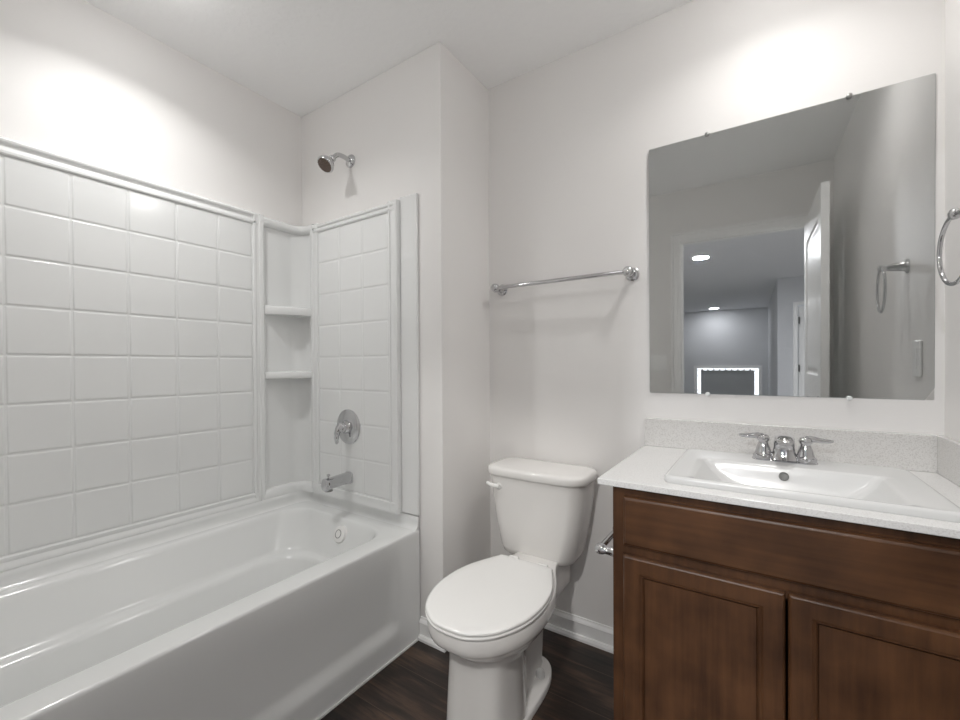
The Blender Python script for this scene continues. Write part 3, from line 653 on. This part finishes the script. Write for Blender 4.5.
fc = thing('sink_faucet', 'chrome two-handle sink faucet behind the basin', 'faucet', (.060, 1.545, .848))
fz = CZ+.0178; fy = 1.540; fx = .055
bm = bmesh.new(); loft(bm, [rrect(fx-.080, fx+.080, fy-.026, fy+.026, .0259, fz), rrect(fx-.080, fx+.080, fy-.026, fy+.026, .0259, fz+.003), rrect(fx-.077, fx+.077, fy-.023, fy+.023, .0229, fz+.005)], cap0=True, cap1=True)
fin('base', bm, 'chrome', fc, smooth=40)
for s in (-1, 1):
    hx = fx+s*.0505
    bm = bmesh.new(); lathe(bm, (hx, fy, fz+.008), (0, 0, 1), [(-.004, .0275), (.006, .0275), (.008, .0235), (.013, .0215), (.026, .0185), (.036, .015), (.042, .0125), (.046, .013), (.049, .016), (.056, .0165), (.063, .014), (.067, .008), (.068, 0)], 28)
    h_ = fin('handle', bm, 'chrome', fc, smooth=50)
    bm = bmesh.new(); P = arc([(hx, fy, fz+.067), (hx+s*.018, fy+.002, fz+.069), (hx+s*.038, fy+.005, fz+.066), (hx+s*.057, fy+.008, fz+.066), (hx+s*.064, fy+.009, fz+.067)], 5)
    n = len(P); R = []
    for i, p in enumerate(P):
        t = i/(n-1); w_ = .0085-.0025*sin(pi*min(1, t*1.5))+.003*t if t < .93 else .005; h2 = .0075*(1-t)+.0035
        R.append([(p.x, p.y+w_*cos(q_), p.z+h2*sin(q_)) for q_ in [2*pi*j/14 for j in range(14)]])
    loft(bm, R, cap0=True, cap1=True); fin('lever', bm, 'chrome', h_, smooth=50)
bm = bmesh.new()
secs = [((fy-.006, fz+.006), .038, .027, 0), ((fy-.006, fz+.012), .035, .024, 0), ((fy-.005, fz+.026), .028, .019, 0), ((fy-.005, fz+.042), .0255, .017, .1), ((fy-.010, fz+.056), .0255, .016, .5), ((fy-.024, fz+.068), .0245, .014, 1.05), ((fy-.046, fz+.073), .023, .011, 1.5), ((fy-.070, fz+.071), .021, .010, 1.75), ((fy-.086, fz+.066), .019, .009, 1.9), ((fy-.092, fz+.063), .014, .006, 1.95)]
R = []
for (y, z), hw, hh, th in secs:
    ax = Vector((0, cos(th), sin(th)))      # thickness direction: y when upright, z when level
    R.append([Vector((fx, y, z)) + Vector((1, 0, 0))*hw*(abs(cos(q_))**.75)*(1 if cos(q_) > 0 else -1) + ax*hh*sin(q_) for q_ in [2*pi*j/24 for j in range(24)]])
loft(bm, R, cap0=True, cap1=True); fin('spout', bm, 'chrome', fc, smooth=50)
bm = bmesh.new(); lathe(bm, (fx, fy+.014, fz+.036), (0, .1, 1), [(0, .003), (.030, .003), (.032, .005), (.037, .005), (.039, .003)], 12); fin('lift_rod', bm, 'chrome', fc, smooth=50)

# ------------------------------------------------------------------ toilet paper holder on the side of the vanity
tp = thing('toilet_paper_holder', 'chrome toilet paper holder on the left side of the vanity', 'paper holder', (VX0, 1.33, .58))
for y in (1.245, 1.425):
    bm = bmesh.new(); lathe(bm, (VX0+.0006, y, .592), (-1, 0, 0), [(0, .026), (.004, .026), (.007, .022), (.012, .018), (.030, .014), (.050, .012), (.056, .015), (.066, .016), (.074, .015), (.080, .009), (.082, 0)], 24); fin('post', bm, 'chrome', tp, smooth=50)
bm = bmesh.new(); tube(bm, [(VX0-.066, 1.245, .592), (VX0-.066, 1.425, .592)], .009, 16); fin('roller', bm, 'chrome', tp, smooth=50)

# ------------------------------------------------------------------ switches (seen in the mirror)
def plate(name, at, wall, w, h, n, label, cat, kind):
    t = thing(name, label, cat, at)
    def B(nm, a0, a1, z0, z1, d0, d1, m='plate', par=t, bv=.0015):
        if wall == 'right': b_ = (at[0]-d1, at[0]-d0, at[1]+a0, at[1]+a1, at[2]+z0, at[2]+z1)
        else: b_ = (at[0]+a0, at[0]+a1, at[1]+d0, at[1]+d1, at[2]+z0, at[2]+z1)
        return bx(nm, m, b_, par, bevel=bv)
    B('cover_plate', -w/2, w/2, -h/2, h/2, .0003, .008, bv=.004)
    for k in range(n):
        c = (k-(n-1)/2)*.046
        if kind == 'switch': B('rocker', c-.016, c+.016, -.033, .033, .0078, .0115)
        else:
            B('receptacle', c-.016, c+.016, -.034, .034, .0078, .010)
    return t
plate('light_switch', (-.637, YR, 1.138), 'rear', .117, .117, 2, 'white double light switch on the doorway wall, seen in the mirror', 'light switch', 'switch')
plate('wall_outlet', (XR, 1.478, 1.152), 'right', .073, .117, 1, 'white outlet on the right wall, seen in the mirror under the towel ring', 'outlet', 'outlet')
